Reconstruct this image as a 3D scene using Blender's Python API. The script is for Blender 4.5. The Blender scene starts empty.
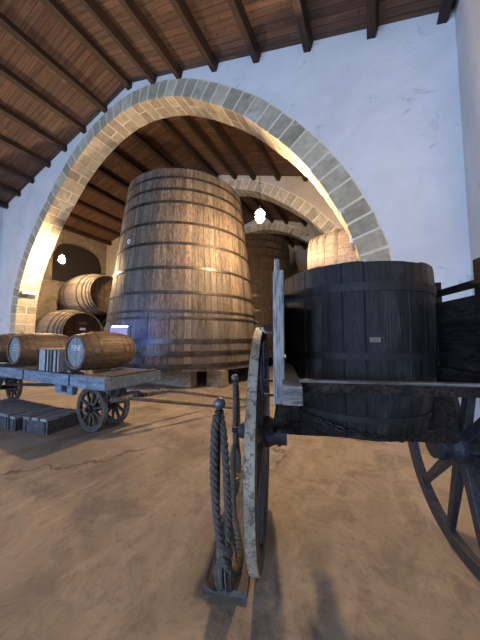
import bpy, math, random
import numpy as np
from mathutils import Vector, Matrix, Euler
random.seed(7)
PI = math.pi
sc = bpy.context.scene
C = sc.collection
def RZ(d): return Matrix.Rotation(math.radians(d), 4, 'Z')
def T(x, y, z): return Matrix.Translation((x, y, z))
AXY = Matrix.Rotation(math.radians(-90), 4, 'X')      # local z -> +y

# ------------------------------------------------------------------ materials
class NT:
    def __init__(s, name):
        m = bpy.data.materials.new(name); m.use_nodes = True
        s.m = m; s.n = m.node_tree.nodes; s.l = m.node_tree.links
        s.b = s.n['Principled BSDF']; s.co = s.n.new('ShaderNodeTexCoord')
    def link(s, a, b): s.l.new(a, b)
    def mapping(s, scale, rot=(0, 0, 0)):
        mp = s.n.new('ShaderNodeMapping'); mp.inputs['Scale'].default_value = scale; mp.inputs['Rotation'].default_value = rot
        s.link(s.co.outputs['Object'], mp.inputs['Vector']); return mp.outputs[0]
    def noise(s, vec, scale=1, detail=5, rough=.55, dist=0):
        t = s.n.new('ShaderNodeTexNoise'); t.inputs['Scale'].default_value = scale; t.inputs['Detail'].default_value = detail
        t.inputs['Roughness'].default_value = rough; t.inputs['Distortion'].default_value = dist
        s.link(vec, t.inputs['Vector']); return t.outputs['Fac']
    def voro(s, vec, scale, feature='DISTANCE_TO_EDGE'):
        t = s.n.new('ShaderNodeTexVoronoi'); t.feature = feature; t.inputs['Scale'].default_value = scale
        s.link(vec, t.inputs['Vector']); return t.outputs[0]
    def ramp(s, fac, stops):
        r = s.n.new('ShaderNodeValToRGB'); e = r.color_ramp.elements
        while len(e) < len(stops): e.new(.5)
        for i, (p, c) in enumerate(stops):
            e[i].position = p; e[i].color = (*c, 1) if len(c) == 3 else c
        s.link(fac, r.inputs[0]); return r.outputs[0]
    def fac(s, f, a, b):                                   # smooth 0..1 mask
        r = s.n.new('ShaderNodeMapRange'); r.inputs[1].default_value = a; r.inputs[2].default_value = b
        s.link(f, r.inputs[0]); return r.outputs[0]
    def mix(s, f, a, b, mode='MIX'):
        x = s.n.new('ShaderNodeMix'); x.data_type = 'RGBA'; x.blend_type = mode
        for inp, v in ((0, f), (6, a), (7, b)):
            if isinstance(v, (int, float)): x.inputs[inp].default_value = v
            elif isinstance(v, tuple): x.inputs[inp].default_value = (*v, 1)
            else: s.link(v, x.inputs[inp])
        return x.outputs[2]
    def math(s, op, a, b):
        x = s.n.new('ShaderNodeMath'); x.operation = op
        for i, v in enumerate((a, b)):
            if isinstance(v, (int, float)): x.inputs[i].default_value = v
            else: s.link(v, x.inputs[i])
        return x.outputs[0]
    def tint(s, col, lo=.6, hi=1.3):
        a = s.n.new('ShaderNodeAttribute'); a.attribute_name = 'tint'
        r = s.n.new('ShaderNodeMapRange'); r.inputs[3].default_value = lo; r.inputs[4].default_value = hi
        s.link(a.outputs['Fac'], r.inputs[0])
        cc = s.n.new('ShaderNodeCombineXYZ')
        for i in range(3): s.link(r.outputs[0], cc.inputs[i])
        return s.mix(1.0, col, cc.outputs[0], 'MULTIPLY')
    def out(s, col, rough=.6, bump=None, strength=.3, dist=.01, metal=0, spec=.5):
        if isinstance(col, tuple): s.b.inputs['Base Color'].default_value = (*col, 1)
        else: s.link(col, s.b.inputs['Base Color'])
        if isinstance(rough, (int, float)): s.b.inputs['Roughness'].default_value = rough
        else: s.link(rough, s.b.inputs['Roughness'])
        s.b.inputs['Metallic'].default_value = metal
        s.b.inputs['Specular IOR Level'].default_value = spec
        if bump is not None:
            bp = s.n.new('ShaderNodeBump'); bp.inputs['Strength'].default_value = strength; bp.inputs['Distance'].default_value = dist
            s.link(bump, bp.inputs['Height']); s.link(bp.outputs[0], s.b.inputs['Normal'])
        return s.m

def wood(name, dark, light, grain=(9, 9, .6), rough=.6, tl=.6, th=1.3, stain=None, k=1.0, spec=.4, bump=.35):
    t = NT(name)
    f = t.noise(t.mapping(grain), 2.2 * k, 8, .62, .4)
    g = t.noise(t.mapping(tuple(v * 3.5 for v in grain)), 3 * k, 4, .6)
    col = t.ramp(f, [(.3, dark), (.68, light)])
    col = t.mix(t.fac(g, .42, .7), col, tuple(v * .55 for v in dark))
    if stain:
        s_ = t.noise(t.mapping((1, 1, .45)), stain[1], 5, .6, .3)
        col = t.mix(t.fac(s_, stain[2], stain[2] + .18), col, stain[0])
    col = t.tint(col, tl, th)
    return t.out(col, rough, t.math('ADD', f, g), bump, .008, spec=spec)

M = {}
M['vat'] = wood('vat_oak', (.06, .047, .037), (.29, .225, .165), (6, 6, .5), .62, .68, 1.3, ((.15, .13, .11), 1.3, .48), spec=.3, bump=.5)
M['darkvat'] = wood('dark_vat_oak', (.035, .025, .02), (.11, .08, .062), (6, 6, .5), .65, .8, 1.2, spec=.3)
M['cask'] = wood('cask_oak', (.14, .11, .085), (.46, .38, .29), (.4, 6, 6), .6, .6, 1.3)
M['caskhead'] = wood('cask_head_oak', (.13, .08, .045), (.36, .24, .14), (2, 7, .6), .55, .75, 1.2)
M['caskhead_dark'] = wood('cask_head_dark', (.045, .022, .012), (.12, .06, .035), (2, 7, .6), .5, .8, 1.2)
M['pale_cask'] = wood('pale_cask_oak', (.20, .155, .125), (.40, .33, .275), (.4, 6, 6), .65, .7, 1.2)
M['keg'] = wood('small_barrel_oak', (.095, .058, .034), (.27, .175, .105), (16, .9, 16), .5, .75, 1.25)
M['tub'] = wood('tarred_tub_wood', (.005, .005, .005), (.022, .021, .021), (17, 17, 2.4), .55, .75, 1.3, ((.058, .057, .060), 5, .55), spec=.35, bump=.7)
M['tubin'] = wood('tub_inside_wood', (.03, .025, .02), (.10, .085, .07), (14, 14, 1.2), .6)
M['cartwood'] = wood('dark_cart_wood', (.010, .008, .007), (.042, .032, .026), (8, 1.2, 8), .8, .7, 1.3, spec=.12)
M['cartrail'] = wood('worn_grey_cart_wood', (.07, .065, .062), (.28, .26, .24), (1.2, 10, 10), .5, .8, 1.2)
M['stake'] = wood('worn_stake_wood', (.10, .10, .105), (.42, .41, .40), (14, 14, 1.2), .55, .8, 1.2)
M['spoke'] = wood('blue_black_spoke', (.012, .014, .020), (.06, .065, .08), (12, 12, 12), .5)
M['wagon'] = wood('blue_painted_wagon', (.10, .135, .19), (.27, .35, .46), (1.2, 9, 9), .6, .8, 1.2, ((.10, .085, .075), 4, .58))
M['wagonbed'] = wood('wagon_bed_planks', (.10, .09, .08), (.30, .27, .24), (9, 1, 9), .6)
M['brownwheel'] = wood('brown_wheel_wood', (.035, .026, .02), (.13, .10, .075), (10, 10, 10), .6)
M['crate'] = wood('grey_crate_wood', (.19, .195, .205), (.46, .47, .49), (10, 1.2, 10), .65)
M['crate_dark'] = wood('dark_crate_wood', (.035, .035, .037), (.14, .14, .14), (1.2, 10, 10), .65)
M['paint_crate'] = wood('whitewashed_crate', (.34, .35, .37), (.66, .67, .69), (10, 10, 1.2), .6)
M['beam'] = wood('ceiling_beam_wood', (.022, .011, .007), (.07, .038, .024), (9, .35, 9), .6, .8, 1.15)
M['board'] = wood('base_board_wood', (.05, .045, .04), (.17, .15, .135), (10, 1, 10), .65)
M['pole'] = wood('grey_shaft_wood', (.07, .06, .05), (.26, .22, .18), (3, 3, 3), .6)
M['timber'] = wood('pale_support_timber', (.20, .16, .11), (.48, .40, .30), (1, 4, 4), .75)
M['darktimber'] = wood('dark_support_timber', (.05, .04, .03), (.16, .12, .09), (1, 4, 4), .75)

def metal(name, c1, c2, rough=.45, met=.7, scale=12):
    t = NT(name); f = t.noise(t.mapping((1, 1, 1)), scale, 6, .65)
    return t.out(t.ramp(f, [(.35, c1), (.65, c2)]), rough, f, .25, .004, metal=met)
M['palehoop'] = metal('weathered_hoop', (.12, .095, .08), (.22, .18, .15), .6, .2, 5)
M['hoop'] = metal('vat_hoop_iron', (.035, .03, .027), (.09, .078, .068), .42, .55, 5)
M['caskhoop'] = metal('cask_hoop_iron', (.035, .03, .026), (.09, .075, .062), .5, .4, 7)
M['keghoop'] = metal('small_hoop_iron', (.085, .06, .045), (.17, .13, .10), .5, .4)
M['tubhoop'] = metal('tub_hoop_iron', (.007, .007, .007), (.024, .023, .023), .7, .1)
M['iron'] = metal('black_iron', (.015, .015, .016), (.055, .052, .05), .5, .6)
M['greyiron'] = metal('grey_iron', (.10, .11, .12), (.24, .25, .27), .45, .6)
M['brass'] = metal('dull_plate', (.16, .15, .11), (.26, .25, .20), .5, .5)

t = NT('chipped_white_tyre'); f = t.noise(t.mapping((1, 1, 1)), 34, 8, .78); g = t.noise(t.mapping((1, 1, 1)), 5, 3)
M['tyre'] = t.out(t.mix(t.fac(f, .50, .58), t.ramp(g, [(.35, (.24, .205, .145)), (.65, (.44, .385, .29))]), (.09, .07, .055)), .65, f, .5, .006)
t = NT('barrel_head_paint'); f = t.noise(t.mapping((8, 1, 2)), 5, 6, .6)
M['headpaint'] = t.out(t.tint(t.ramp(f, [(.3, (.15, .16, .18)), (.7, (.34, .36, .39))]), .8, 1.15), .5, f, .2, .004)
M['shade_strap'] = NT('shade_and_strap_black').out((.02, .017, .015), .9)  # near-black for the built-in wall shadow and for the crate straps
M['white'] = NT('white_paint').out((.75, .75, .74), .5)
M['label'] = NT('white_paper_card').out((.80, .80, .82), .6)
M['dark'] = NT('black_plastic').out((.01, .01, .012), .4)

t = NT('rope_fibre'); f = t.noise(t.mapping((1, 1, 1)), 90, 3, .6)
M['rope'] = t.out(t.ramp(f, [(.3, (.04, .035, .03)), (.7, (.15, .13, .11))]), .85, f, .5, .003)

def plaster(name, base, blotch, patch, bumps=.5, pk=.62):
    t = NT(name); v = t.mapping((1, 1, 1))
    a = t.noise(v, .8, 6, .6, .5); b = t.noise(v, 7, 8, .7); c_ = t.noise(v, 2.2, 6, .7, .8); d = t.noise(v, 30, 4, .6)
    col = t.mix(t.fac(a, .40, .66), base, blotch)
    col = t.mix(t.fac(c_, pk, pk + .08), col, patch)
    h = t.math('ADD', t.math('MULTIPLY', b, .7), t.math('ADD', t.math('MULTIPLY', d, .25), t.math('MULTIPLY', a, 1.5)))
    return t.out(col, .85, h, bumps, .03, spec=.2)
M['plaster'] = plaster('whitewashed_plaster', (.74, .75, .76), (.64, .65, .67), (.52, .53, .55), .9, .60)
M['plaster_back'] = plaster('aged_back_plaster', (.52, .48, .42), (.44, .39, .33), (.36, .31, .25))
t = NT('rough_rubble_wall'); v = t.mapping((1, 1, 1)); a = t.noise(v, 1.1, 6, .65, .5); b = t.noise(v, 8, 8, .7)
vo = t.voro(v, 3.2)
col = t.ramp(a, [(.3, (.13, .105, .085)), (.55, (.27, .225, .18)), (.7, (.19, .155, .125))])
col = t.mix(t.math('MULTIPLY', t.fac(vo, .06, .0), t.fac(b, .45, .6)), col, (.34, .30, .25))
M['rubble'] = t.out(col, .9, t.math('ADD', b, t.fac(vo, 0, .12)), .6, .04, spec=.1)

t = NT('tufa_stone'); v = t.mapping((1, 1, 1)); f = t.noise(v, 5, 8, .7); g = t.noise(v, 1.6, 5, .6, .6); h = t.noise(v, 22, 5, .7)
col = t.ramp(f, [(.3, (.34, .295, .205)), (.7, (.58, .52, .39))])
col = t.tint(col, .72, 1.2)
col = t.mix(t.fac(g, .57, .64), col, (.56, .54, .48))
M['stone'] = t.out(col, .9, t.math('ADD', f, h), .7, .02, spec=.15)
t = NT('lime_mortar'); f = t.noise(t.mapping((1, 1, 1)), 9, 7, .7)
M['mortar'] = t.out(t.ramp(f, [(.3, (.64, .58, .44)), (.7, (.80, .74, .60))]), .9, f, .6, .02, spec=.1)

# earthen floor
t = NT('worn_earthen_floor'); v = t.mapping((1, 1, 1))
a = t.noise(v, .55, 7, .6, .6); b = t.noise(v, 2.4, 8, .68, .9); c_ = t.noise(v, 14, 8, .72); d = t.noise(t.mapping((1, .35, 1), (0, 0, .6)), 3.2, 7, .7, 1.2)
col = t.ramp(a, [(.30, (.15, .12, .095)), (.5, (.38, .315, .245)), (.70, (.20, .165, .135))])
col = t.mix(t.math('MULTIPLY', t.fac(b, .48, .62), .7), col, (.18, .15, .13))
col = t.mix(t.math('MULTIPLY', t.fac(d, .52, .66), .65), col, (.46, .38, .30))
col = t.mix(t.math('MULTIPLY', t.fac(c_, .52, .70), .5), col, (.13, .10, .08))
dv = t.n.new('ShaderNodeVectorMath'); dv.operation = 'ADD'
nn = t.n.new('ShaderNodeTexNoise'); nn.inputs['Scale'].default_value = 2.0; nn.inputs['Detail'].default_value = 6
t.link(v, nn.inputs['Vector']); t.link(v, dv.inputs[0]); t.link(nn.outputs['Color'], dv.inputs[1])
vo = t.voro(dv.outputs[0], .42)
crack = t.math('MULTIPLY', t.fac(vo, .012, .002), t.fac(t.noise(v, .9, 3), .46, .54))
col = t.mix(t.math('MULTIPLY', crack, .8), col, (.09, .06, .045))
hh = t.math('ADD', t.math('MULTIPLY', b, .8), t.math('ADD', t.math('MULTIPLY', c_, .35), t.math('MULTIPLY', d, .5)))
M['floor'] = t.out(col, t.fac(b, 1.6, -.1), hh, .9, .03, spec=.35)
M['floor'].node_tree.nodes['Principled BSDF'].inputs['Roughness'].default_value = .6

# plank ceiling: boards run across the beams
t = NT('ceiling_boards'); v = t.mapping((1, 1, 1))
br = t.n.new('ShaderNodeTexBrick'); br.inputs['Scale'].default_value = 1; br.inputs['Brick Width'].default_value = 2.6; br.inputs['Row Height'].default_value = .14
br.inputs['Mortar Size'].default_value = .006; br.inputs['Color1'].default_value = (.7, .7, .7, 1); br.inputs['Color2'].default_value = (1.25, 1.2, 1.15, 1)
br.inputs['Mortar'].default_value = (.2, .2, .2, 1); br.inputs['Bias'].default_value = 0
t.link(v, br.inputs['Vector'])
f = t.noise(t.mapping((.5, 9, 1)), 2, 6, .6, .6); kn = t.noise(t.mapping((1.6, 5, 1)), 3.0, 2, .5)
col = t.ramp(f, [(.3, (.065, .036, .023)), (.7, (.16, .095, .062))])
col = t.mix(t.fac(kn, .68, .74), col, (.05, .025, .015))
col = t.mix(1.0, col, br.outputs['Color'], 'MULTIPLY')
M['boards'] = t.out(col, .6, br.outputs['Fac'], -.4, .01, spec=.3)

t = NT('glowing_bulb'); t.b.inputs['Base Color'].default_value = (1, .9, .75, 1)
t.b.inputs['Emission Color'].default_value = (1, .67, .36, 1); t.b.inputs['Emission Strength'].default_value = 3000
M['bulb'] = t.m

t = NT('lit_lavender_screen'); t.b.inputs['Base Color'].default_value = (.1, .1, .2, 1)
t.b.inputs['Emission Color'].default_value = (.62, .55, 1, 1); t.b.inputs['Emission Strength'].default_value = .45; M['screen'] = t.m
t = NT('blue_strip_glow'); t.b.inputs['Emission Color'].default_value = (.05, .2, 1, 1); t.b.inputs['Emission Strength'].default_value = 260; M['bluestrip'] = t.m
# ------------------------------------------------------------------ mesh builder
class MB:
    def __init__(s, off=(0, 0, 0)): s.v = []; s.f = []; s.t = []; s.off = Vector(off); s.M = Matrix.Identity(4)
    def add(s, vs, fs, tint=None):
        n = len(s.v); tt = random.random() if tint is None else tint
        s.v += [s.M @ Vector(q) for q in vs]
        for i, f in enumerate(fs):
            s.f.append([n + k for k in f]); s.t.append(tt[i] if isinstance(tt, list) else tt)
        return s
    def box(s, x0, x1, y0, y1, z0, z1, m=None, tint=None, jit=0):
        vs = [Vector((x, y, z)) for x in (x0, x1) for y in (y0, y1) for z in (z0, z1)]
        if jit: vs = [q + Vector([random.uniform(-jit, jit) for _ in range(3)]) for q in vs]
        if m: vs = [m @ q for q in vs]
        return s.add(vs, [(0, 1, 3, 2), (4, 6, 7, 5), (0, 4, 5, 1), (2, 3, 7, 6), (0, 2, 6, 4), (1, 5, 7, 3)], tint)
    def bar(s, a, b, w, h, w2=None, h2=None, tint=None):
        a = Vector(a); b = Vector(b); d = (b - a).normalized()
        up = Vector((0, 0, 1)) if abs(d.z) < .95 else Vector((0, 1, 0))
        x = d.cross(up).normalized(); y = x.cross(d)
        w2 = w2 or w; h2 = h2 or h
        vs = [a + x * sx * w / 2 + y * sy * h / 2 for sx, sy in ((-1, -1), (1, -1), (1, 1), (-1, 1))] + \
             [b + x * sx * w2 / 2 + y * sy * h2 / 2 for sx, sy in ((-1, -1), (1, -1), (1, 1), (-1, 1))]
        return s.add(vs, [(3, 2, 1, 0), (4, 5, 6, 7), (0, 1, 5, 4), (1, 2, 6, 5), (2, 3, 7, 6), (3, 0, 4, 7)], tint)
    def tube(s, pts, r, n=8, closed=False, tint=None):
        pts = [Vector(p) for p in pts]; rs = r if isinstance(r, list) else [r] * len(pts)
        vs = []; fs = []; up = None; N = len(pts)
        for i, p in enumerate(pts):
            d = (pts[(i + 1) % N] - pts[i - 1]) if closed else (pts[min(i + 1, N - 1)] - pts[max(i - 1, 0)])
            d.normalize()
            if up is None: up = Vector((0, 0, 1)) if abs(d.z) < .9 else Vector((1, 0, 0))
            x = d.cross(up).normalized(); up = x.cross(d)
            for k in range(n):
                a = 2 * PI * k / n; vs.append(p + (x * math.cos(a) + up * math.sin(a)) * rs[i])
        for i in range(N if closed else N - 1):
            j = (i + 1) % N
            for k in range(n): fs.append((i * n + k, i * n + (k + 1) % n, j * n + (k + 1) % n, j * n + k))
        if not closed: fs.append(tuple(range(n))[::-1]); fs.append(tuple((N - 1) * n + k for k in range(n)))
        return s.add(vs, fs, tint)
    def lathe(s, prof, n=24, m=None, closed=False, caps=True, tint=None):     # prof [(r,z)] about z
        vs = []; fs = []; K = len(prof)
        for (r, z) in prof:
            for k in range(n): a = 2 * PI * k / n; vs.append(Vector((r * math.cos(a), r * math.sin(a), z)))
        for i in range(K if closed else K - 1):
            j = (i + 1) % K
            for k in range(n): fs.append((i * n + k, i * n + (k + 1) % n, j * n + (k + 1) % n, j * n + k))
        if caps and not closed: fs.append(tuple(range(n))[::-1]); fs.append(tuple((K - 1) * n + k for k in range(n)))
        if m: vs = [m @ q for q in vs]
        return s.add(vs, fs, tint)
    def staves(s, prof, n, depth=.006, gap=.05, thick=.04, m=None, wav=0):       # prof [(r,z)] outside; a shell of separate staves
        for k in range(n):
            a0 = 2 * PI * k / n; w = 2 * PI / n; dr = random.uniform(-wav, wav); dz = random.uniform(-wav, wav) * 2
            vs = []; fs = []; K = len(prof)
            for i, (r, z) in enumerate(prof):
                zz = z + (dz if i == K - 1 else 0)
                for (u, q) in ((0, -depth), (gap, 0), (.5, .0008), (1 - gap, 0), (1, -depth)):
                    a = a0 + u * w; R_ = r + q + dr; vs.append(Vector((R_ * math.cos(a), R_ * math.sin(a), zz)))
                for u in (1, 0):
                    a = a0 + u * w; R_ = r - thick; vs.append(Vector((R_ * math.cos(a), R_ * math.sin(a), zz)))
            for i in range(K - 1):
                for q in range(7): q2 = (q + 1) % 7; fs.append((i * 7 + q, i * 7 + q2, (i + 1) * 7 + q2, (i + 1) * 7 + q))
            fs.append(tuple(range(7))[::-1]); fs.append(tuple((K - 1) * 7 + q for q in range(7)))
            if m: vs = [m @ q for q in vs]
            s.add(vs, fs)
        return s
    def disc_planks(s, R_, z, t_, n, m=None, ang=0):                           # round head of n planks
        w = 2 * R_ / n; rot = Matrix.Rotation(ang, 4, 'Z')
        for k in range(n):
            x0 = -R_ + k * w + .002; x1 = x0 + w - .004; top = []; bot = []
            for i in range(6):
                x = x0 + (x1 - x0) * i / 5; y = math.sqrt(max(R_ * R_ - x * x, 1e-6)); top.append((x, y)); bot.append((x, -y))
            poly = bot + top[::-1]; L = len(poly); dz = random.uniform(0, .002)
            vs = [rot @ Vector((x, y, z - t_ / 2)) for x, y in poly] + [rot @ Vector((x, y, z + t_ / 2 + dz)) for x, y in poly]
            fs = [tuple(range(L))[::-1], tuple(range(L, 2 * L))] + [(i, (i + 1) % L, L + (i + 1) % L, L + i) for i in range(L)]
            if m: vs = [m @ q for q in vs]
            s.add(vs, fs)
        return s
    def rope(s, pts, r, pitch, n=6, strands=3, phase=0):                        # laid rope of helical strands
        pts = [Vector(p) for p in pts]; L = [0]
        for a, b in zip(pts, pts[1:]): L.append(L[-1] + (b - a).length)
        N = max(8, int(L[-1] / pitch * 9)); P = []
        for i in range(N + 1):
            d = L[-1] * i / N; j = max(0, min(len(pts) - 2, next((q for q in range(len(L) - 1) if L[q + 1] >= d - 1e-9), len(pts) - 2)))
            u = (d - L[j]) / max(L[j + 1] - L[j], 1e-9); P.append(pts[j].lerp(pts[j + 1], u))
        up = None; fr = []
        for i, p in enumerate(P):
            d = (P[min(i + 1, N)] - P[max(i - 1, 0)]).normalized()
            if up is None: up = Vector((0, 0, 1)) if abs(d.z) < .9 else Vector((1, 0, 0))
            x = d.cross(up).normalized(); up = x.cross(d); fr.append((x, up.copy()))
        for q in range(strands):
            c = []
            for i, p in enumerate(P):
                a = phase + 2 * PI * q / strands + 2 * PI * (L[-1] * i / N) / pitch; x, u = fr[i]
                c.append(p + (x * math.cos(a) + u * math.sin(a)) * r * .52)
            s.tube(c, r * .47, n)
        return s
    def build(s, name, mat, parent=None, bevel=0, smooth=False, kind=None):
        me = bpy.data.meshes.new(name); me.from_pydata([tuple(q + s.off) for q in s.v], [], s.f); me.update()
        at = me.attributes.new('tint', 'FLOAT', 'FACE'); at.data.foreach_set('value', s.t)
        if smooth: me.polygons.foreach_set('use_smooth', [True] * len(me.polygons))
        me.materials.append(M[mat] if isinstance(mat, str) else mat)
        import bmesh
        bm = bmesh.new(); bm.from_mesh(me); bmesh.ops.recalc_face_normals(bm, faces=bm.faces); bm.to_mesh(me); bm.free()
        o = bpy.data.objects.new(name, me); C.objects.link(o); o.parent = parent
        if bevel:
            b = o.modifiers.new('bevel', 'BEVEL'); b.width = bevel; b.segments = 2; b.limit_method = 'ANGLE'
        if kind: o['kind'] = kind
        return o
def smooth_path(pts, n=8):
    pts = [Vector(p) for p in pts]; out = []
    for i in range(len(pts) - 1):
        p0, p1, p2, p3 = pts[max(i - 1, 0)], pts[i], pts[i + 1], pts[min(i + 2, len(pts) - 1)]
        for k in range(n):
            t_ = k / n; out.append(.5 * ((2 * p1) + (p2 - p0) * t_ + (2 * p0 - 5 * p1 + 4 * p2 - p3) * t_ ** 2 + (3 * p1 - p0 - 3 * p2 + p3) * t_ ** 3))
    return out + [pts[-1]]
def thing(name, label, cat, loc=(0, 0, 0), rz=0, group=None):
    o = bpy.data.objects.new(name, None); C.objects.link(o); o.location = loc; o.rotation_euler = (0, 0, math.radians(rz))
    o.empty_display_size = .2
    o['label'] = label; o['category'] = cat
    if group: o['group'] = group
    return o
def tag(o, label, cat, group=None):
    o['label'] = label; o['category'] = cat
    if group: o['group'] = group
    return o
def dup(root, loc, rz, label, group=None):
    r = root.copy(); C.objects.link(r); r.location = loc; r.rotation_euler = (0, 0, math.radians(rz)); r['label'] = label
    if group: r['group'] = group
    for ch in list(root.children):
        c = ch.copy(); C.objects.link(c); c.parent = r
        for g in ch.children: d = g.copy(); C.objects.link(d); d.parent = c
    return r
def text_mesh(name, body, size, mat, parent, M_):
    cu = bpy.data.curves.new(name, 'FONT'); cu.body = body; cu.size = size; cu.extrude = .001; cu.align_x = 'CENTER'; cu.align_y = 'CENTER'
    tmp = bpy.data.objects.new(name, cu); C.objects.link(tmp)
    bpy.context.view_layer.update()
    me = bpy.data.meshes.new_from_object(tmp.evaluated_get(bpy.context.evaluated_depsgraph_get()))
    C.objects.unlink(tmp); bpy.data.objects.remove(tmp)
    me.transform(M_); me.materials.clear(); me.materials.append(M[mat])
    o = bpy.data.objects.new(name, me); C.objects.link(o); o.parent = parent; return o

# ------------------------------------------------------------------ the hall (x across, y into depth)
XL, XR, XM, ZM = -14.35, 1.40, -6.35, 9.19
SL, SR = .26, .316
Y0, Y1, BAY, WT = -14.0, 20.0, 5.0, .65
def roof(x): return ZM - SR * (x - XM) if x > XM else ZM + SL * (x - XM)
MB().box(XL - .3, XR + .3, Y0 - .3, Y1 + .3, -.15, 0).build('floor', 'floor', kind='structure')
b = MB()
for x0, x1 in ((XL - .3, XM), (XM, XR + .3)):
    vs = [(x, y, roof(x) + dz) for x in (x0, x1) for y in (Y0 - .3, Y1 + .3) for dz in (0, .08)]
    b.add(vs, [(0, 1, 3, 2), (4, 6, 7, 5), (0, 4, 5, 1), (2, 3, 7, 6), (0, 2, 6, 4), (1, 5, 7, 3)])
b.build('ceiling', 'boards', kind='structure')
MB().box(XR, XR + .3, Y0, Y1, 0, roof(XR) + .1).build('wall_right', 'plaster', kind='structure')
wl = MB(); wl.box(XL - .3, XL, Y0, BAY, 0, roof(XL) + .1); wl.build('wall_left', 'plaster', kind='structure')
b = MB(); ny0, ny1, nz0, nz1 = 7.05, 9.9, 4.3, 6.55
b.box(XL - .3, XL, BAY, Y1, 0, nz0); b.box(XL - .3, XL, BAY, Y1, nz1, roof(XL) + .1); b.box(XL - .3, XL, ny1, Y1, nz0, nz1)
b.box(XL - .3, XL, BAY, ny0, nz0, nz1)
n_ = 14; cy, hw = (ny0 + ny1) / 2, (ny1 - ny0) / 2                       # rounded top corners of the added shadow opening
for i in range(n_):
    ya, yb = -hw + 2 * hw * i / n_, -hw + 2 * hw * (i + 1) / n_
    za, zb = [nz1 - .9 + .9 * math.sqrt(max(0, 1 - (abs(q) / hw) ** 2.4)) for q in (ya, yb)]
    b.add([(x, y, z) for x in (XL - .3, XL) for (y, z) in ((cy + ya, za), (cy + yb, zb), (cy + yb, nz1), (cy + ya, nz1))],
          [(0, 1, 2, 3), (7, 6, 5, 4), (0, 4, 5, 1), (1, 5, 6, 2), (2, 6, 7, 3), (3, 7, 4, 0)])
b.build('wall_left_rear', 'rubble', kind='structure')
MB().box(XL - 2.3, XL - .3, ny0 - .3, ny1 + .3, nz0 - .2, nz1 + .3).build('trim_40', 'shade_strap', kind='structure')  # dark box added behind the wall to stand for a cask's shadow
def gable(name, y0, y1, mat):
    xs = [XL, XM, XR]; bot = [(x, 0) for x in xs]; top = [(x, roof(x) + .04) for x in xs[::-1]]; poly = bot + top; L = len(poly)
    MB().add([(x, y0, z) for x, z in poly] + [(x, y1, z) for x, z in poly],
             [tuple(range(L))[::-1], tuple(range(L, 2 * L))] + [(i, (i + 1) % L, L + (i + 1) % L, L + i) for i in range(L)]).build(name, mat, kind='structure')
gable('wall_back', Y1, Y1 + .3, 'plaster_back')
# wall behind the camera: a row of high windows lets the daylight in
wins = [(-10.6, -8.6), (-6.6, -4.6), (-2.6, -.6)]; WZ0, WZ1 = 1.3, 3.9
b = MB(); xs = [XL] + [v for w in wins for v in w] + [XR]
b.box(XL, XR, Y0 - .3, Y0, 0, WZ0)
for i in range(0, len(xs), 2): b.box(xs[i], xs[i + 1], Y0 - .3, Y0, WZ0, WZ1)
top = [(XL, WZ1), (XR, WZ1), (XR, roof(XR) + .04), (XM, roof(XM) + .04), (XL, roof(XL) + .04)]; L = 5
b.add([(x, Y0 - .3, z) for x, z in top] + [(x, Y0, z) for x, z in top], [tuple(range(L))[::-1], tuple(range(L, 2 * L))] + [(i, (i + 1) % L, L + (i + 1) % L, L + i) for i in range(L)])
b.build('wall_front', 'plaster', kind='structure')
for i, (x0, x1) in enumerate(wins):
    f = MB(); y0, y1 = Y0 - .2, Y0 - .12
    for (a, c, d, e) in ((x0, x0 + .07, WZ0, WZ1), (x1 - .07, x1, WZ0, WZ1), (x0 + .07, x1 - .07, WZ0, WZ0 + .07), (x0 + .07, x1 - .07, WZ1 - .07, WZ1),
                         ((x0 + x1) / 2 - .03, (x0 + x1) / 2 + .03, WZ0 + .07, WZ1 - .07)): f.box(a, c, y0, y1, d, e)
    f.build('window_%d' % (i + 1), 'darktimber', kind='structure')

# arch profile (polar about the springing centre) smoothed
A_ = np.array([0, 6, 18, 36, 55, 75, 90, 110, 130, 147, 171, 180.]); R_ = np.array([4.9, 4.85, 4.66, 4.46, 4.42, 4.55, 4.60, 4.42, 4.2, 4.24, 4.5, 4.55]) / .7
aa = np.linspace(-12, 192, 409); rr = np.interp(aa, A_, R_); ker = np.hanning(35); ker /= ker.sum()
rr = np.convolve(np.pad(rr, 17, 'edge'), ker, 'valid')
CX, CZ = -6.571, 2.279
arc = [(CX + r * math.cos(math.radians(a)), CZ + r * math.sin(math.radians(a))) for a, r in zip(aa, rr) if 0 <= a <= 180]
curve = [(arc[0][0], z) for z in np.linspace(0, CZ, 24)[:-1]] + arc + [(arc[-1][0], z) for z in np.linspace(CZ, 0, 24)[1:]]
cum = [0]
for p, q in zip(curve, curve[1:]): cum.append(cum[-1] + math.dist(p, q))
def cpt(s_, off=0):
    s_ = min(max(s_, 0), cum[-1]); i = max(0, min(len(cum) - 2, int(np.searchsorted(cum, s_)) - 1))
    p, q = curve[i], curve[i + 1]; u = (s_ - cum[i]) / max(cum[i + 1] - cum[i], 1e-9)
    x, z = p[0] + (q[0] - p[0]) * u, p[1] + (q[1] - p[1]) * u
    j0, j1 = max(0, i - 5), min(len(curve) - 1, i + 6); dx, dz = curve[j1][0] - curve[j0][0], curve[j1][1] - curve[j0][1]
    l = math.hypot(dx, dz); return x - dz / l * off, z + dx / l * off        # off > 0: towards the opening
RT = .47
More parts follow.
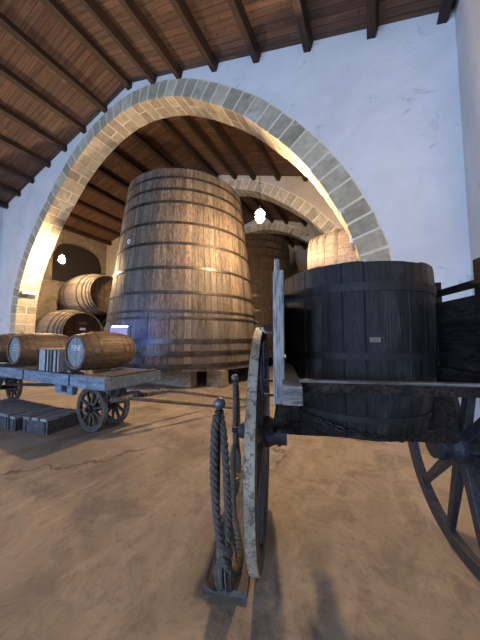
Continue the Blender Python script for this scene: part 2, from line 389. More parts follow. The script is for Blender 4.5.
def arch_wall(idx, y0, mat, rt=RT):
    y1 = y0 + WT; b = MB(); pts = arc[::6] + ([arc[-1]] if (len(arc) - 1) % 6 else [])
    for (xa, za), (xb, zb) in zip(pts, pts[1:]):
        b.add([(xa, y0, za), (xb, y0, zb), (xb, y0, roof(xb) + .03), (xa, y0, roof(xa) + .03), (xa, y1, za), (xb, y1, zb), (xb, y1, roof(xb) + .03), (xa, y1, roof(xa) + .03)],
              [(0, 1, 2, 3), (7, 6, 5, 4), (0, 4, 5, 1), (3, 2, 6, 7)])
    for (xa, xb) in ((XL, arc[-1][0]), (arc[0][0], XR)):
        p = [(xa, 0), (xb, 0), (xb, roof(xb) + .03), (xa, roof(xa) + .03)]
        b.add([(x, y0, z) for x, z in p] + [(x, y1, z) for x, z in p], [(3, 2, 1, 0), (4, 5, 6, 7), (0, 1, 5, 4), (1, 2, 6, 5), (2, 3, 7, 6), (3, 0, 4, 7)])
    b.build('wall_arch' if idx == 0 else 'wall_arch_%d' % idx, mat, kind='structure')
    # mortar core
    b = MB(); N = 110; S = cum[-1]
    for i in range(N):
        q = [cpt(S * i / N, -.02), cpt(S * (i + 1) / N, -.02), cpt(S * (i + 1) / N, rt - .012), cpt(S * i / N, rt - .012)]
        b.add([(x, y0 - .012, z) for x, z in q] + [(x, y1 + .012, z) for x, z in q], [(0, 1, 2, 3), (7, 6, 5, 4), (0, 4, 5, 1), (2, 6, 7, 3)])
    core = b.build('trim_%d' % (idx + 1), 'mortar', kind='structure')
    b = MB(); n = int(S / .40); s_ = 0; k = 0
    while s_ < S - .1:
        l = random.uniform(.33, .47); g = .020; e = min(s_ + l, S)
        split = [(0, 1)] if k % 2 else [(0, random.uniform(.42, .6))]
        if len(split) == 1 and split[0][1] < 1: split.append((split[0][1], 1))
        for (u0, u1) in split:
            ya = y0 - .022 + (WT + .044) * u0 + (g if u0 > 0 else 0); yb = y0 - .022 + (WT + .044) * u1 - (g if u1 < 1 else 0)
            ri = rt + random.uniform(-.006, .008); q = [cpt(s_ + g, random.uniform(-.01, .02)), cpt(e - g, random.uniform(-.01, .02)), cpt(e - g, ri), cpt(s_ + g, ri)]
            vs = [Vector((x, ya + random.uniform(-.006, .006), z)) for x, z in q] + [Vector((x, yb, z)) for x, z in q]
            b.add(vs, [(0, 1, 2, 3), (7, 6, 5, 4), (0, 4, 5, 1), (1, 5, 6, 2), (2, 6, 7, 3), (3, 7, 4, 0)])
        s_ = e; k += 1
    b.build('voussoirs', 'stone', core, bevel=.018)
arch_wall(0, 5.0, 'plaster')
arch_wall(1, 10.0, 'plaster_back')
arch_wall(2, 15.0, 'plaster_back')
# ceiling beams (purlins) running into the depth
px = [-13.80, -13.1, -12.35, -11.55, -10.75, -9.95, -9.15, -8.35, -7.45, -6.35, -5.30, -4.33, -3.20, -2.06, -.91, .26, 1.27]
px = [-14.0, -12.95, -11.9, -10.75, -9.7, -8.6, -7.5, -6.35, -5.28, -4.33, -3.20, -2.06, -.91, .26, 1.30]
tn = 4
for i, x in enumerate(px):
    zt = roof(x) + .03; sl = SL if x < XM - .1 else (-SR if x > XM + .1 else 0)
    m = T(x, 0, zt) @ Matrix.Rotation(math.atan(-sl), 4, 'Y')
    w = .075 if x != XM else .09
    MB().box(-w, w, Y0, Y1, -.24, -.01, m=m, tint=.5).build('trim_%d' % tn, 'beam', bevel=.008, kind='structure'); tn += 1
# cask shadow on the left wall of the second bay is built as a recess
# ------------------------------------------------------------------ great vats
VC = (-6.05, 7.43)
def make_vat(label, wm='vat', loc=None):
    t = thing('wine_vat', label, 'vat', loc or (*VC, .46))
    H_ = 5.98
    def rad(z): return 2.70 + (2.09 - 2.70) * (z / 5.64) ** 1.12
    prof = [(rad(z), z) for z in np.linspace(0, H_, 9)]
    MB().staves(prof, 84, .012, .045, .08, wav=.004).build('staves', wm, t)
    MB().disc_planks(rad(5.6) - .09, 5.6, .06, 16).build('lid', wm, t)
    MB().disc_planks(rad(.2) - .09, .2, .06, 16).build('bottom_head', wm, t)
    for z, h in ((5.97 - .30, .07), (5.28, .085), (4.86, .085), (4.20, .085), (3.57, .085), (2.85, .085), (2.14, .085), (1.62, .07), (1.43, .07), (.80, .13), (.47, .13), (.14, .12)):
        z0, z1 = z - h / 2, z + h / 2; MB().lathe([(rad(z0) + .016, z0), (rad(z1) + .016, z1), (rad(z1) - .005, z1), (rad(z0) - .005, z0)], 96, closed=True).build('hoop', 'hoop', t, smooth=False)
    return t
v1 = make_vat('huge tapering oak vat with iron hoops standing under the nearest stone arch')
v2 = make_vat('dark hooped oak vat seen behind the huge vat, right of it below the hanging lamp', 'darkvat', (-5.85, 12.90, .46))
# round white number plate on the vat
c0 = Vector((*VC, 0))
def on_vat(ang, z, off): # ang from -y direction turning towards +x
    r = 2.70 + (2.09 - 2.70) * ((z - .46) / 5.64) ** 1.12 + off; a = math.radians(ang)
    return Vector((VC[0] + r * math.sin(a), VC[1] - r * math.cos(a), z)), RZ(ang)
p, mr = on_vat(-7.0, 4.22, .012)
b = MB(); b.lathe([(.035, 0), (.075, 0), (.075, .012), (.035, .012)], 20, m=T(*p) @ mr @ Matrix.Rotation(math.radians(90), 4, 'X'), closed=True)
o = b.build('number_disc', 'white'); o.parent = v1; o.matrix_parent_inverse = Matrix.Translation((-VC[0], -VC[1], -.46))
# supports: timbers on the floor
for dy, suf in ((0, 'huge front'), (5.47, 'dark rear')):
    for (x0, x1, y0, y1, wh) in ((-6.95, -4.36, 5.62, 5.92, 'long pale timber on the floor under the front edge of the %s vat'),
                                 (-4.12, -3.62, 6.0, 6.4, 'short pale timber block under the right of the %s vat, front'),
                                 (-8.3, -7.7, 5.95, 6.35, 'short pale timber block under the left of the %s vat, front'),
                                 (-7.3, -4.8, 8.95, 9.25, 'long pale timber on the floor under the back edge of the %s vat')):
        o = MB().box(-(x1 - x0) / 2, (x1 - x0) / 2, -(y1 - y0) / 2, (y1 - y0) / 2, 0, .46, jit=.004).build('support_beam', 'timber', bevel=.025)
        o.location = ((x0 + x1) / 2, (y0 + y1) / 2 + dy, 0); tag(o, wh % suf, 'timber')
# ------------------------------------------------------------------ big horizontal casks (axis along local y, base at z 0)
def make_cask(name, label, L_, rb, rh, ns, nh, bodym, headm, hoopm, hoopw, loc, rz, group=None, bung=True):
    t = thing(name, label, 'barrel', loc, rz, group); m = T(0, 0, rb) @ AXY
    def rad(u): return rh + (rb - rh) * (1 - (2 * u - 1) ** 2)
    prof = [(rad(u), (u - .5) * L_) for u in np.linspace(0, 1, 13)]
    MB().staves(prof, ns, .004 * rb / .35, .06, .03 * max(1, rb), m=m).build('staves', bodym, t)
    for sgn, hm in ((-1, headm[0]), (1, headm[1])):
        MB().disc_planks(rad(.04) - .03 * max(1, rb) + .002, sgn * (.5 - .045) * L_, .03, 9, m=m, ang=PI / 2 if False else 0).build('head', hm, t)
    us = {6: (.03, .13, .27, .73, .87, .97), 8: (.025, .09, .17, .30, .70, .83, .91, .975)}[nh]
    for u in us:
        h = hoopw / L_; u0, u1 = max(u - h / 2, 0.002), min(u + h / 2, .998); q = .006 * max(1, rb * 1.6)
        MB().lathe([(rad(u0) + q, (u0 - .5) * L_), (rad(u1) + q, (u1 - .5) * L_), (rad(u1) - .004, (u1 - .5) * L_), (rad(u0) - .004, (u0 - .5) * L_)], 64, m=m, closed=True).build('hoop', hoopm, t)
    if bung: MB().lathe([(.035, 0), (.03, .03)], 12, m=T(0, 0, 2 * rb - .008)).build('bung', bodym, t)
    return t
RB = 1.06
GL, GR = 'great casks against the left wall', 'great casks against the right wall'
xc = -12.27; L_ = 2.5
la = make_cask('great_cask', 'great cask with dark head on the floor rack by the left wall', L_, RB, .88, 40, 8, 'cask', ('caskhead_dark', 'caskhead_dark'), 'caskhoop', .085, (xc, 6.76, .50), -90)
hy = .455 * L_ + .016
MB().box(-.12, .12, hy, hy + .006, RB + .12, RB + .22).build('label_plate', 'label', la); MB().box(-.17, .17, hy, hy + .006, RB + .36, RB + .48).build('label_plate', 'palehoop', la)
lb = make_cask('great_cask', 'great cask with light brown head on top of the left wall stack', L_, RB, .88, 40, 8, 'cask', ('caskhead', 'caskhead'), 'caskhoop', .085, (xc, 7.83, 2.36), -90)
lc = dup(lb, (xc, 8.90, .50), -90, 'great cask on the rack by the left wall, behind the dark headed one', None)
xr = -.22
ra = make_cask('great_cask', 'pale great cask lying high on its stack beside the right foot of the nearest arch', L_, RB, .88, 34, 8, 'pale_cask', ('pale_cask', 'pale_cask'), 'palehoop', .085, (xr, 7.83, 2.36), 90)
dup(la, (xr, 6.76, .50), 90, 'lower great cask by the right wall behind the black tub, nearer one')
dup(lc, (xr, 8.90, .50), 90, 'great cask on the right wall rack, lower and farther from the nearest arch')
dup(lb, (xr, 12.83, 2.36), 90, 'great cask topping the farther bay stack, right of the dark rear vat')
dup(lc, (xr, 11.76, .50), 90, 'lower great cask in the farther bay by the right wall, nearer one')
dup(lc, (xr, 13.90, .50), 90, 'lower great cask in the farther bay by the right wall, farther one')
# racks
def rack(x, y0, y1, label):
    t = thing('cask_rack', label, 'rack', (x, (y0 + y1) / 2, 0)); h = (y1 - y0) / 2
    for dx in (-.85, .85):
        MB().box(dx - .11, dx + .11, -h, h, .16, .50).build('rail', 'darktimber', t, bevel=.015)
        for yy in (-h + .2, 0, h - .2): MB().box(dx - .16, dx + .16, yy - .14, yy + .14, 0, .16).build('foot', 'timber', t, bevel=.01)
    return t
rack(xc, 5.85, 9.95, 'heavy timber rack under the great casks at the left wall')
rack(xr, 5.85, 9.95, 'heavy timber rack under the great casks at the right wall behind the nearest arch')
rack(xr, 10.85, 14.95, 'heavy timber rack under the farthest stack of great casks')

# ------------------------------------------------------------------ hanging caged lamps
def lamp(x, y, ztop, z, label):
    t = thing('hanging_lamp', label, 'lamp', (x, y, z))
    MB().tube([(0, 0, .22), (0.004, 0, (ztop - z) / 2), (0, 0, ztop - z)], .008, 6).build('cord', 'dark', t)
    MB().lathe([(.02, .24), (.035, .22), (.035, .15), (.075, .13), (.08, .115), (.03, .11)], 16).build('lamp_cap', 'greyiron', t)
    MB().lathe([(.01, -.13), (.05, -.115), (.078, -.06), (.08, 0), (.062, .07), (.035, .10), (.03, .11)], 16).build('bulb', 'bulb', t, smooth=True)
    b = MB()
    for k in range(6):
        a = 2 * PI * k / 6; b.tube([(math.cos(a) * r, math.sin(a) * r, q) for r, q in ((.075, .12), (.12, .05), (.12, -.07), (.08, -.16), (.0, -.185))], .003, 5)
    for zz, r in ((.05, .12), (-.07, .12), (-.16, .08)): b.tube([(math.cos(a) * r, math.sin(a) * r, zz) for a in np.linspace(0, 2 * PI, 17)[:-1]], .003, 5, closed=True)
    b.build('cage', 'greyiron', t); return t
lamp(-10.73, 5.6, 6.98, 4.45, 'lit caged bulb on a long cord, left under the arch above the stacked casks')
lamp(-2.305, 5.6, 6.70, 4.33, 'lit caged bulb hanging on a cord at the right side of the huge vat')
# emergency light fixtures on the arch soffit
def fixture(x, y, z, lab, sgn):
    t = thing('wall_light', lab, 'light fitting', (x, y, z))
    MB().box(-.035, .035, -.26, .26, -.07, .07).build('housing', 'white', t, bevel=.01)
    MB().box(sgn * .035, sgn * .05, -.22, .22, -.05, .05).build('cover', 'label', t, bevel=.006)

# ------------------------------------------------------------------ small four wheeled wagon (side parallel to the arch wall)
wg = thing('wagon', 'low blue-grey wooden wagon with small iron wheels carrying small barrels', 'wagon', (-5.2, 2.785, 0))
O_ = (5.2, -2.785, 0)
def W(): return MB(O_)
W().box(-7.25, -3.2, 2.27, 2.36, .63, .80, jit=.003).build('side_beam', 'wagon', wg, bevel=.008)
W().box(-7.25, -3.2, 3.21, 3.30, .63, .80, jit=.003).build('side_beam', 'wagon', wg, bevel=.008)
W().box(-3.29, -3.2, 2.36, 3.21, .63, .795).build('end_beam', 'wagon', wg, bevel=.008)
W().box(-7.25, -7.16, 2.36, 3.21, .63, .795).build('end_beam', 'wagon', wg, bevel=.008)
b = W(); x = -7.16
while x < -3.3: b.box(x + .003, min(x + .155, -3.292), 2.36, 3.21, .755, .788, tint=None); x += .16
b.build('bed_planks', 'wagonbed', wg)
W().box(-3.3, -3.21, 2.36, 3.22, .80, .83).build('end_rail', 'wagonbed', wg, bevel=.005)
for xx in (-5.35, -4.0, -6.3): W().box(xx - .012, xx + .012, 2.262, 2.27, .64, .80).build('iron_strap', 'iron', wg)
for xx in (-3.66, -6.93):
    W().box(xx - .05, xx + .05, 2.46, 2.73, .27, .36).build('axle', 'iron', wg, bevel=.006)
    for yy in (2.52, 2.68):
        W().box(xx - .22, xx + .22, yy - .04, yy + .04, .50, .63).build('bolster', 'wagon', wg, bevel=.01)
        b = W()
        for sx in (-.17, .17): b.bar((xx + sx, yy, .52), (xx + sx * .25, yy, .34), .05, .04)
        b.build('spring_hanger', 'wagon', wg)
for xx in (-4.35,): W().box(xx - .13, xx + .13, 2.38, 2.46, .55, .63).build('bracket', 'wagon', wg, bevel=.01)
for x0, x1 in ((-4.42, -4.24), (-4.08, -3.96)): W().box(x0, x1, 2.29, 2.38, .53, .63).build('bracket', 'wagon', wg, bevel=.008)
W().box(-4.42, -3.96, 2.30, 2.37, .50, .53).build('bracket_plate', 'wagon', wg, bevel=.005)
W().bar((-6.5, 2.5, .42), (-4.2, 2.5, .60), .05, .045).build('brace', 'iron', wg)
def small_wheel(x, y, R0, ns):
    b = W(); m = T(x, y, R0) @ AXY
    tr = MB(O_); tr.lathe([(R0 - .012, -.03), (R0, -.03), (R0, .03), (R0 - .012, .03)], 40, m=m, closed=True); rim = None
    wheel = MB(O_).lathe([(R0 - .068, -.022), (R0 - .012, -.028), (R0 - .012, .028), (R0 - .068, .022)], 40, m=m, closed=True).build('wheel_rim', 'brownwheel', wg)
    tr.build('tyre', 'greyiron', wheel)
    MB(O_).lathe([(.022, -.10), (.03, -.09), (.03, -.065), (.055, -.06), (.062, 0), (.055, .06), (.03, .07)], 20, m=m).build('hub', 'iron', wheel)
    MB(O_).lathe([(.018, -.125), (.026, -.12), (.026, -.10)], 6, m=m).build('hub_cap', 'timber', wheel)
    for k in range(ns):
        a = 2 * PI * (k + .3) / ns; d = Vector((math.cos(a), 0, math.sin(a))); c = Vector((x, y, R0))
        MB(O_).bar(c + d * .05, c + d * (R0 - .05), .042, .034, .03, .028).build('spoke', 'brownwheel', wheel)
for (x, y) in ((-3.66, 2.41), (-3.66, 2.78), (-6.93, 2.41), (-6.93, 2.78)): small_wheel(x, y, .318, 10)
# draw shafts lowered to the floor
W().bar((-3.30, 2.45, .47), (-3.02, 3.30, .47), .07, .06).build('crossbar', 'pole', wg, bevel=.008)
b = W(); b.tube([(-3.10, 3.18, .50), (-3.0, 3.45, .44), (-2.55, 4.85, .06), (-2.2, 5.9 - .9, .05)], [.03, .028, .022, .02], 8); b.build('shaft', 'pole', wg)
b = W(); b.tube([(-3.16, 2.62, .48), (-3.0, 2.85, .42), (-2.30, 4.22, .06), (-2.0, 4.7, .04)], [.03, .028, .022, .02], 8); b.build('shaft', 'pole', wg)
b = W(); b.lathe([(.04, -.06), (.055, 0), (.04, .06)], 10, m=T(-3.12, 2.75, .50)); b.bar((-3.35, 2.8, .5), (-3.05, 2.85, .49), .08, .05); b.build('hitch', 'iron', wg)
# barrels on the wagon
KL = 'small oak barrel with painted head on the wagon, '
k1 = make_cask('small_barrel', KL + 'white lettering, rightmost', .93, .325, .265, 22, 6, 'keg', ('headpaint', 'keg'), 'keghoop', .035, (-4.12, 2.86, .803), 0)
k2 = dup(k1, (-6.06, 2.86, .803), 0, KL + 'left of the two small crates')
k3 = dup(k1, (-6.98, 2.90, .803), 0, 'small oak barrel at the far left on the wagon, cut by the picture edge')
tx = Matrix.Translation((0, -.4405, .325)) @ Matrix.Rotation(math.radians(90), 4, 'X')
text_mesh('lettering', 'FINE', .13, 'white', k1, T(0, 0, .06) @ tx)
b = MB()
for zz, w in ((.085, .10), (.03, .12), (-.02, .08)): b.box(-w, w, -.4425, -.4405, .325 + zz - .004, .325 + zz + .004)
b.build('painted_lines', 'white', k2)
for kk, lab in ((-4.36, 'left'), (-3.90, 'right')):
    o = MB().add([(-.05, -.3, 0), (.05, -.3, 0), (.05 if kk < -4.12 else -.05, -.3, .07), (-.05, .3, 0), (.05, .3, 0), (.05 if kk < -4.12 else -.05, .3, .07)] if False else
                 [(-.06, -.04, 0), (.06, -.04, 0), (.0, -.04, .06), (-.06, .04, 0), (.06, .04, 0), (.0, .04, .06)],
                 [(0, 1, 2), (5, 4, 3), (0, 3, 4, 1), (1, 4, 5, 2), (2, 5, 3, 0)]).build('wooden_chock', 'timber')
    o.location = (kk, 2.50, .79); tag(o, 'small wooden wedge on the wagon against the %s of the lettered barrel' % lab, 'wedge')
# small crates between the barrels
def small_crate(x0, x1, y0, y1, z0, h, label, strips):
    t = thing('small_crate', label, 'crate', ((x0 + x1) / 2, (y0 + y1) / 2, z0)); w = (x1 - x0) / 2; d = (y1 - y0) / 2
    MB().box(-w, w, -d, d, .0, h).build('box_body', 'paint_crate', t, bevel=.004)
    MB().box(-w - .008, w + .008, -d - .008, d + .008, h, h + .018).build('lid', 'timber', t, bevel=.003)
    for sx in strips: MB().box(w * sx - .02, w * sx + .02, -d - .008, -d, .0, h).build('strap', 'shade_strap', t)
small_crate(-5.12, -4.74, 2.37, 2.72, .79, .36, 'small whitewashed crate with dark straps on the wagon, beside the second barrel', (-.9, .35, .86))
small_crate(-4.71, -4.50, 2.37, 2.72, .79, .36, 'narrow strapped crate on the wagon, squeezed beside the lettered barrel', (-.6, .5))

# long low boxes on the floor
def low_box(x, y, w, d, h, rz, label, cuts):
    t = thing('low_box', label, 'box', (x, y, 0), rz)
    b = MB(); b.box(0, w, .0, .03, 0, h - .02); b.box(0, w, d - .03, d, 0, h - .02); b.box(0, .025, .03, d - .03, 0, h - .02); b.box(w - .025, w, .03, d - .03, 0, h - .02)
    b.box(.025, w - .025, .03, d - .03, .01, .03); b.build('sides', 'crate_dark', t, bevel=.004)
    xs = [0] + cuts + [w]
    for a, c in zip(xs, xs[1:]): MB().box(a + (.012 if a == 0 else .022), c - (.012 if c == w else .022), -.012, d + .012, h - .02, h + .016).build('top_board', 'crate', t, bevel=.005)
    for a in (.06, w - .06):
        MB().box(a - .02, a + .02, -.012, 0, .01, h - .03).build('batten', 'crate_dark', t)
    return t
low_box(-6.05, 1.86, 1.26, .56, .20, 1, 'long low grey wooden box on the floor, left of the row beneath the wagon', [.45])
low_box(-4.76, 1.89, .15, .55, .19, 2, 'narrow low wooden box between the two wider ones on the floor', [])
low_box(-4.53, 1.95, .50, .50, .20, 9, 'low slatted grey box on the floor beside the small wagon wheel', [.17, .34])

# ------------------------------------------------------------------ the cart at the right with its tub (cart frame turned 18 degrees)
CA = 18; th = math.radians(CA)
def cw(p, q): return (p * math.cos(th) - q * math.sin(th), p * math.sin(th) + q * math.cos(th))
CP, CQ = .47, 1.78
ct = thing('two_wheeled_cart', 'old two-wheeled wooden cart with tall spoked wheels carrying a black tub', 'cart', (*cw(CP, CQ), 0), CA)
KO = (-CP, -CQ, 0)
def K(): return MB(KO)
def big_wheel(p, R0, side, tyrem):
    q = 1.80; m = T(p, q, R0) @ Matrix.Rotation(math.radians(90), 4, 'Y')
    rim = K().lathe([(R0 - .085, -.026), (R0 - .01, -.026), (R0 - .01, .026), (R0 - .085, .026)], 64, m=m, closed=True).build('wheel_rim', 'spoke', ct, bevel=.004)
    K().lathe([(R0 - .012, -.024), (R0, -.023), (R0, .023), (R0 - .012, .024)], 64, m=m, closed=True).build('tyre', tyrem, rim)
    s_ = side
    hub = K(); hub.lathe([(.03, s_ * -.16), (.05, s_ * -.155), (.055, s_ * -.12), (.085, s_ * -.10), (.10, s_ * -.03), (.10, s_ * .05), (.082, s_ * .09), (.082, s_ * .17)], 24, m=m); hub.build('hub', 'spoke', rim, bevel=.003)
    K().lathe([(.016, s_ * -.205), (.02, s_ * -.2), (.02, s_ * -.16)], 10, m=m).build('axle_pin', 'iron', rim)
    for zz in (-.09, .12): K().lathe([(.087, s_ * zz - .012), (.09, s_ * zz - .012), (.09, s_ * zz + .012), (.08, s_ * zz + .012)], 24, m=m, closed=True).build('hub_band', 'iron', rim)
    for k in range(12):
        a = 2 * PI * (k + .5) / 12; d = Vector((0, math.cos(a), math.sin(a))); c = Vector((p, q, R0))
        K().bar(c + d * .08, c + d * (R0 - .07), .05, .065, .036, .045).build('spoke', 'spoke', rim, bevel=.008)
big_wheel(-.135, .712, 1, 'tyre')
big_wheel(1.09, .695, -1, 'greyiron')
K().box(.06, .90, 1.74, 1.82, .72, .775).build('axle_beam', 'cartwood', ct, bevel=.008)
for p in (.04, .95):
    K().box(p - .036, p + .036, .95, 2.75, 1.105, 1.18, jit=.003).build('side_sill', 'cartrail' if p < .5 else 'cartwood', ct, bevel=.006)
    sg = 1 if p < .5 else -1
    b = K(); b.add([(p - .10, 1.72, .725), (p + .20 * sg + .05 * (sg < 0), 1.72, .725), (p + .08, 1.72, 1.09), (p - .05, 1.72, 1.09), (p - .10, 1.84, .725), (p + .20 * sg + .05 * (sg < 0), 1.84, .725), (p + .08, 1.84, 1.09), (p - .05, 1.84, 1.09)] if sg > 0 else
                   [(p - .20, 1.72, .725), (p + .10, 1.72, .725), (p + .05, 1.72, 1.09), (p - .08, 1.72, 1.09), (p - .20, 1.84, .725), (p + .10, 1.84, .725), (p + .05, 1.84, 1.09), (p - .08, 1.84, 1.09)],
                   [(0, 1, 2, 3), (7, 6, 5, 4), (0, 4, 5, 1), (1, 5, 6, 2), (2, 6, 7, 3), (3, 7, 4, 0)])
    b.build('bolster', 'cartwood', ct, bevel=.01)
for q in (1.04, 2.55):
    f = K().box(.076, 1.06, q - .014, q + .014, 1.14, 1.178, jit=.001).build('cross_rail', 'cartwood', ct, bevel=.002)
    K().box(.07, 1.06, q - .016, q + .016, 1.178, 1.188).build('rail_cap', 'cartrail', ct, bevel=.002)
# left side frame
def side_frame(p, m_st, zt):
    for q, z1 in ((1.10, zt[0]), (1.80, zt[1]), (2.50, zt[2])):
        o = K().box(p - .022, p + .022, q - .03, q + .03, 1.08, z1, jit=.002).build('stake', m_st, ct, bevel=.005)
    K().box(p - .016, p + .016, 1.135, 2.6, 1.607, 1.645).build('top_rail', 'cartwood', ct, bevel=.004)
    pl = K(); z = 1.15
    for i in range(3): pl.box(p - .012, p + .012, 1.135, 2.6, z, z + .139); z += .139
    pl.build('side_panel', 'cartwood', ct, bevel=.003)
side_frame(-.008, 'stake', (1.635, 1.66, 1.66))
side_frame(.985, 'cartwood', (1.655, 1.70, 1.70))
K().box(.965, 1.005, 1.38, 1.44, 1.16, 1.745).build('stake', 'cartwood', ct, bevel=.005)
K().tube([(-.012, 1.10, 1.63), (-.012, 1.10, 1.69)], [.013, .010], 8).build('stake_pin', 'greyiron', ct)
for zz in (1.11, 1.17, 1.40):
    K().tube([(-.07, 1.10, zz), (-.02, 1.10, zz)], .006, 6).build('bolt', 'iron', ct)
for zz in (1.28, 1.33, 1.47, 1.52, 1.56):
    K().lathe([(.007, -.012), (.010, 0)], 8, m=T(-.03, 1.085, zz) @ Matrix.Rotation(math.radians(-90), 4, 'Y')).build('stud', 'greyiron', ct)
# hook of twisted wire on the left stake
K().tube(smooth_path([(-.03, 1.07, 1.37), (-.06, 1.05, 1.372), (-.075, 1.05, 1.39), (-.085, 1.05, 1.385)], 4), .005, 6).build('hook', 'greyiron', ct)
# chain: from the left sill, sagging round the lower edge of the tub
tub_c = (.487, 1.84)
def trad(z):  # z above the tub base (height .935)
    return np.interp(z, [0, .10, .30, .55, .80, .935], [.385, .405, .445, .458, .457, .452])
cpts = [(.055, 1.30, 1.10), (.075, 1.33, 1.0)]
for a in np.linspace(208, 300, 10):
    a_ = math.radians(a); zz = .92 - .085 * math.sin(PI * (a - 208) / 92 * .5); r = trad(zz - .815) + .03
    cpts.append((tub_c[0] + r * math.cos(a_), tub_c[1] + r * math.sin(a_), zz))
cp = smooth_path(cpts, 8); Lc = [0]
for a, c in zip(cp, cp[1:]): Lc.append(Lc[-1] + (c - a).length)
ch = thing('iron_chain', 'black iron chain hanging from the cart sill round the bottom edge of the tub', 'chain', (*cw(.487, 1.84), .82), CA)
step = .030; nl = int(Lc[-1] / step)
for i in range(nl):
    d = (i + .5) * step; j = next(q for q in range(len(Lc) - 1) if Lc[q + 1] >= d); c = cp[j].lerp(cp[j + 1], (d - Lc[j]) / (Lc[j + 1] - Lc[j])); dr = (cp[j + 1] - cp[j]).normalized()
    side = dr.cross(Vector((0, 0, 1))).normalized(); up = side.cross(dr)
    w = side if i % 2 else up
    ring = [c + dr * .021 * math.cos(t_) + w * .011 * math.sin(t_) for t_ in np.linspace(0, 2 * PI, 13)[:-1]]
    MB((-.487, -1.84, -.82)).tube(ring, .0038, 6, closed=True).build('link', 'iron', ch)

# the tub
tb = thing('wooden_tub', 'tall black tarred wooden tub with iron hoops standing in the cart', 'tub', (*cw(*tub_c), .815), CA)
prof = [(float(trad(z)), z) for z in (0, .05, .12, .2, .3, .42, .55, .68, .80, .88, .935)]
MB().staves(prof, 26, .004, .05, .03, wav=.0025).build('staves', 'tub', tb)
MB().disc_planks(.36, .06, .03, 8).build('bottom', 'tubin', tb)
for z, h in ((.80, .045), (.44, .035), (.11, .035)):
    z0, z1 = z - h / 2, z + h / 2
    MB().lathe([(float(trad(z0)) + .007, z0), (float(trad(z1)) + .007, z1), (float(trad(z1)) - .003, z1), (float(trad(z0)) - .003, z0)], 64, closed=True).build('hoop', 'tubhoop', tb)
a = math.radians(-92); r = float(trad(.53)) + .004
MB().box(-.026, .026, -.003, .002, -.013, .013, m=T(r * math.cos(a), r * math.sin(a), .525) @ RZ(-2)).build('maker_plate', 'brass', tb, bevel=.001)
# two bearers carrying the tub
for p in (.25, .72):
    for q in (1.55, 2.10):
        pass
K().box(.06, .90, 1.90, 1.98, .775, .812).build('tub_bearer', 'cartwood', ct, bevel=.004)
K().box(.06, .90, 1.70, 1.76, .775, .812).build('tub_bearer', 'cartwood', ct, bevel=.004)
for p in (.07, .89):
    K().bar((p, 1.73, .79), (p, 1.73, 1.10), .03, .02).build('hanger', 'iron', ct)
    K().bar((p, 1.94, .79), (p, 1.94, 1.10), .03, .02).build('hanger', 'iron', ct)

# ------------------------------------------------------------------ rope stanchions on a long board
bd = MB((.295, -1.95, 0)).box(-.425, -.185, 1.40, 2.62, 0, .035, jit=.003).build('base_board', 'board', bevel=.005)
bd.location = (*cw(-.295, 1.95), 0); bd.rotation_euler = (0, 0, th)
tag(bd, 'long grey wooden board on the floor beside the left cart wheel', 'board')
def fwd(X, Y):    # ground position right of / ahead of the viewpoint
    c_, s_ = math.cos(math.radians(27)), math.sin(math.radians(27)); return (X * c_ - Y * s_, X * s_ + Y * c_)
def tassel(b, c, z0, z1, r0, r1, n):
    for k in range(n):
        a = random.uniform(0, 2 * PI); u = math.sqrt(random.random()); ra, rb_ = r0 * u, r1 * u
        zz = z1 + random.uniform(0, .03); mid = random.uniform(1.0, 1.25)
        b.tube([(c[0] + ra * math.cos(a), c[1] + ra * math.sin(a), z0), (c[0] + rb_ * mid * math.cos(a), c[1] + rb_ * mid * math.sin(a), (z0 + z1) / 2), (c[0] + rb_ * math.cos(a + .2), c[1] + rb_ * math.sin(a + .2), zz)], .0052, 5)
x1, y1 = fwd(-.105, 1.47)
st = thing('rope_stanchion', 'near rope post with round knob, two thick ropes and a frayed tassel on the board', 'post', (x1, y1, .035), 27)
MB().tube([(-.02, .0, .0), (-.012, .0, .92)], .011, 10).build('post', 'iron', st)
MB().lathe([(.05, 0), (.05, .008), (.02, .014), (.012, .03)], 20, m=T(-.02, 0, 0)).build('foot_plate', 'iron', st)
kn = [(.0, -.036)] + [(.035 * math.sin(a), -.035 * math.cos(a)) for a in np.linspace(.3, PI - .15, 9)] + [(0.0, .036)]
MB().lathe([(max(r, .001), z) for r, z in kn], 20, m=T(-.012, 0, .945), caps=True).build('knob', 'greyiron', st, smooth=True)
MB().lathe([(.016, 0), (.026, .006), (.026, .018), (.016, .024)], 16, m=T(-.012, 0, .888)).build('collar', 'iron', st, smooth=True)
MB().rope(smooth_path([(-.022, -.03, .885), (-.034, -.034, .80), (-.034, -.036, .55), (-.010, -.036, .30), (.012, -.03, .185)]), .025, .115).build('rope', 'rope', st, smooth=True)
MB().rope(smooth_path([(-.004, -.01, .885), (.014, -.016, .78), (.034, -.02, .52), (.042, -.02, .30), (.03, -.02, .185)]), .023, .115, phase=1).build('rope', 'rope', st, smooth=True)
b = MB(); b.lathe([(.028, .15), (.046, .165), (.046, .20), (.032, .215)], 16, m=T(.022, -.028, 0)); b.build('rope_knot', 'rope', st, smooth=True)
b = MB(); tassel(b, (.020, -.03), .17, .004, .03, .043, 110); b.build('tassel', 'rope', st, smooth=True)
x2, y2 = fwd(-.05, 2.50)
s2 = thing('rope_stanchion', 'farther rope post with small round knob behind the near one, beside the wheel hub', 'post', (x2, y2, .035), 27)
MB().tube([(0, 0, 0), (0, 0, .90)], .011, 10).build('post', 'iron', s2)
MB().lathe([(.05, 0), (.05, .008), (.02, .014), (.012, .03)], 20).build('foot_plate', 'iron', s2)
MB().lathe([(max(r, .001), z) for r, z in kn], 20, m=T(0, 0, .93), caps=True).build('knob', 'greyiron', s2, smooth=True)
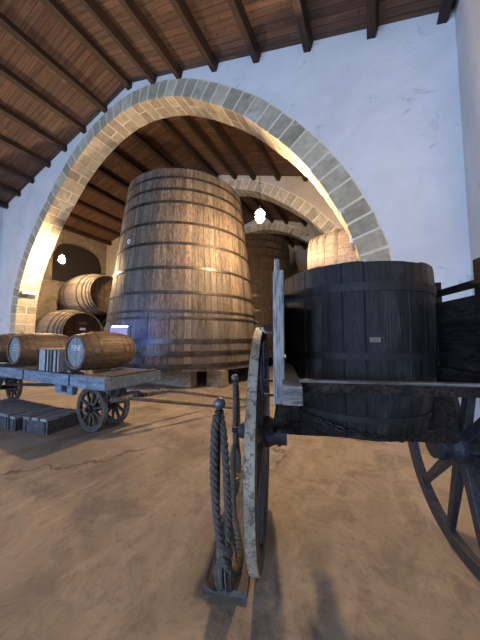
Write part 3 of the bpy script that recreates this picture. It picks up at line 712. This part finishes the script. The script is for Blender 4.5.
MB().rope(smooth_path([(0, -.02, .89), (.005, -.028, .7), (.0, -.03, .45), (.01, -.03, .30)]), .025, .115).build('rope', 'rope', s2, smooth=True)
MB().rope(smooth_path([(.015, 0.01, .89), (.03, 0.0, .7), (.032, -.0, .45), (.02, -.01, .30)]), .022, .115, phase=1).build('rope', 'rope', s2, smooth=True)
b = MB(); tassel(b, (.015, -.02), .33, .06, .028, .05, 70); b.build('tassel', 'rope', s2, smooth=True)
# slack rope between them
pts = []
A1 = Vector((*fwd(-.095, 1.42), .22)); B1 = Vector((*fwd(-.06, 2.44), .36))
for (X, Y, Z) in ((-.085, 1.40, .225), (-.055, 1.43, .13), (-.02, 1.50, .075), (.0, 1.60, .062), (-.015, 1.75, .07), (-.045, 1.90, .12), (-.055, 2.1, .22), (-.06, 2.42, .36)):
    pts.append(Vector((*fwd(X, Y), Z)))
sr = MB(tuple(-v for v in (*fwd(-.03, 1.7), 0))).rope(smooth_path(pts), .023, .10).build('slack_rope', 'rope', smooth=True)
sr.location = (*fwd(-.03, 1.7), 0); tag(sr, 'slack grey rope sagging near the board between the two rope posts', 'rope')

# pale card by the vat built as a lit display, blue strip added behind
cd = thing('information_display', 'pale card built as a small glowing display on a dark stand in front of the huge vat', 'display', (-5.33, 4.10, 0), 20)
MB().box(-.22, .22, -.008, .008, 1.36, 1.60).build('screen', 'screen', cd)
MB().box(-.23, .23, .009, .03, 1.35, 1.61).build('casing', 'dark', cd)
MB().box(-.2, .2, .031, .045, 1.60, 1.63).build('added_blue_strip', 'bluestrip', cd)  # strip added to throw the blue glow onto the vat
MB().box(-.015, .015, .009, .04, .03, 1.37).build('stand', 'dark', cd)
MB().box(-.14, .14, -.12, .12, 0, .03).build('foot', 'dark', cd, bevel=.005)
MB().box(.235, .30, -.01, .03, 1.36, 1.64).build('side_box', 'dark', cd)
fixture(-12.34, 5.3, 3.18, 'small white light fitting on the left inner side of the nearest arch', 1)
fixture(-.23, 5.25, 3.15, 'small white light fitting on the right inner side of the nearest arch', -1)

# ------------------------------------------------------------------ light and camera
w = bpy.data.worlds.new('sky'); sc.world = w; w.use_nodes = True
w.node_tree.nodes['Background'].inputs[0].default_value = (.45, .62, 1, 1); w.node_tree.nodes['Background'].inputs[1].default_value = .6
for i, (x0, x1) in enumerate(wins):
    l = bpy.data.lights.new('window_daylight', 'AREA'); l.shape = 'RECTANGLE'; l.size = x1 - x0; l.size_y = WZ1 - WZ0
    l.energy = (560, 1000, 1520)[i]; l.color = (.42, .63, 1.0)
    o = bpy.data.objects.new('window_daylight', l); C.objects.link(o); o.location = ((x0 + x1) / 2, Y0 - .25, (WZ0 + WZ1) / 2)
    o.rotation_euler = (math.radians(90), 0, 0)
cam = bpy.data.cameras.new('camera'); co = bpy.data.objects.new('camera', cam); C.objects.link(co)
cam.sensor_fit = 'VERTICAL'; cam.sensor_height = 24; cam.lens = 24 * 255 / 640; cam.clip_start = .05
co.location = (0, 0, 1.35); co.rotation_euler = (math.radians(94), 0, math.radians(27))
sc.camera = co
vs = sc.view_settings; vs.view_transform = 'Standard'; vs.look = 'None'; vs.gamma = 1; vs.use_curve_mapping = False; vs.exposure = 0.0
vs.exposure = -0.12
# repeats of one kind carry one group phrase
G = {'great_cask': 'great casks stacked by the side walls', 'small_barrel': 'small barrels on the wagon', 'wine_vat': 'huge standing vats',
     'hanging_lamp': 'caged bulbs hanging under the arch', 'rope_stanchion': 'rope posts on the board', 'support_beam': 'timbers under the vats',
     'cask_rack': 'timber racks under the great casks', 'small_crate': 'small crates on the wagon', 'low_box': 'low boxes on the floor', 'wooden_chock': 'wedges by the lettered barrel',
     'wall_light': 'white light fittings on the arch'}
for o in C.objects:
    k = o.name.split('.')[0]
    if o.parent is None and k in G: o['group'] = G[k]
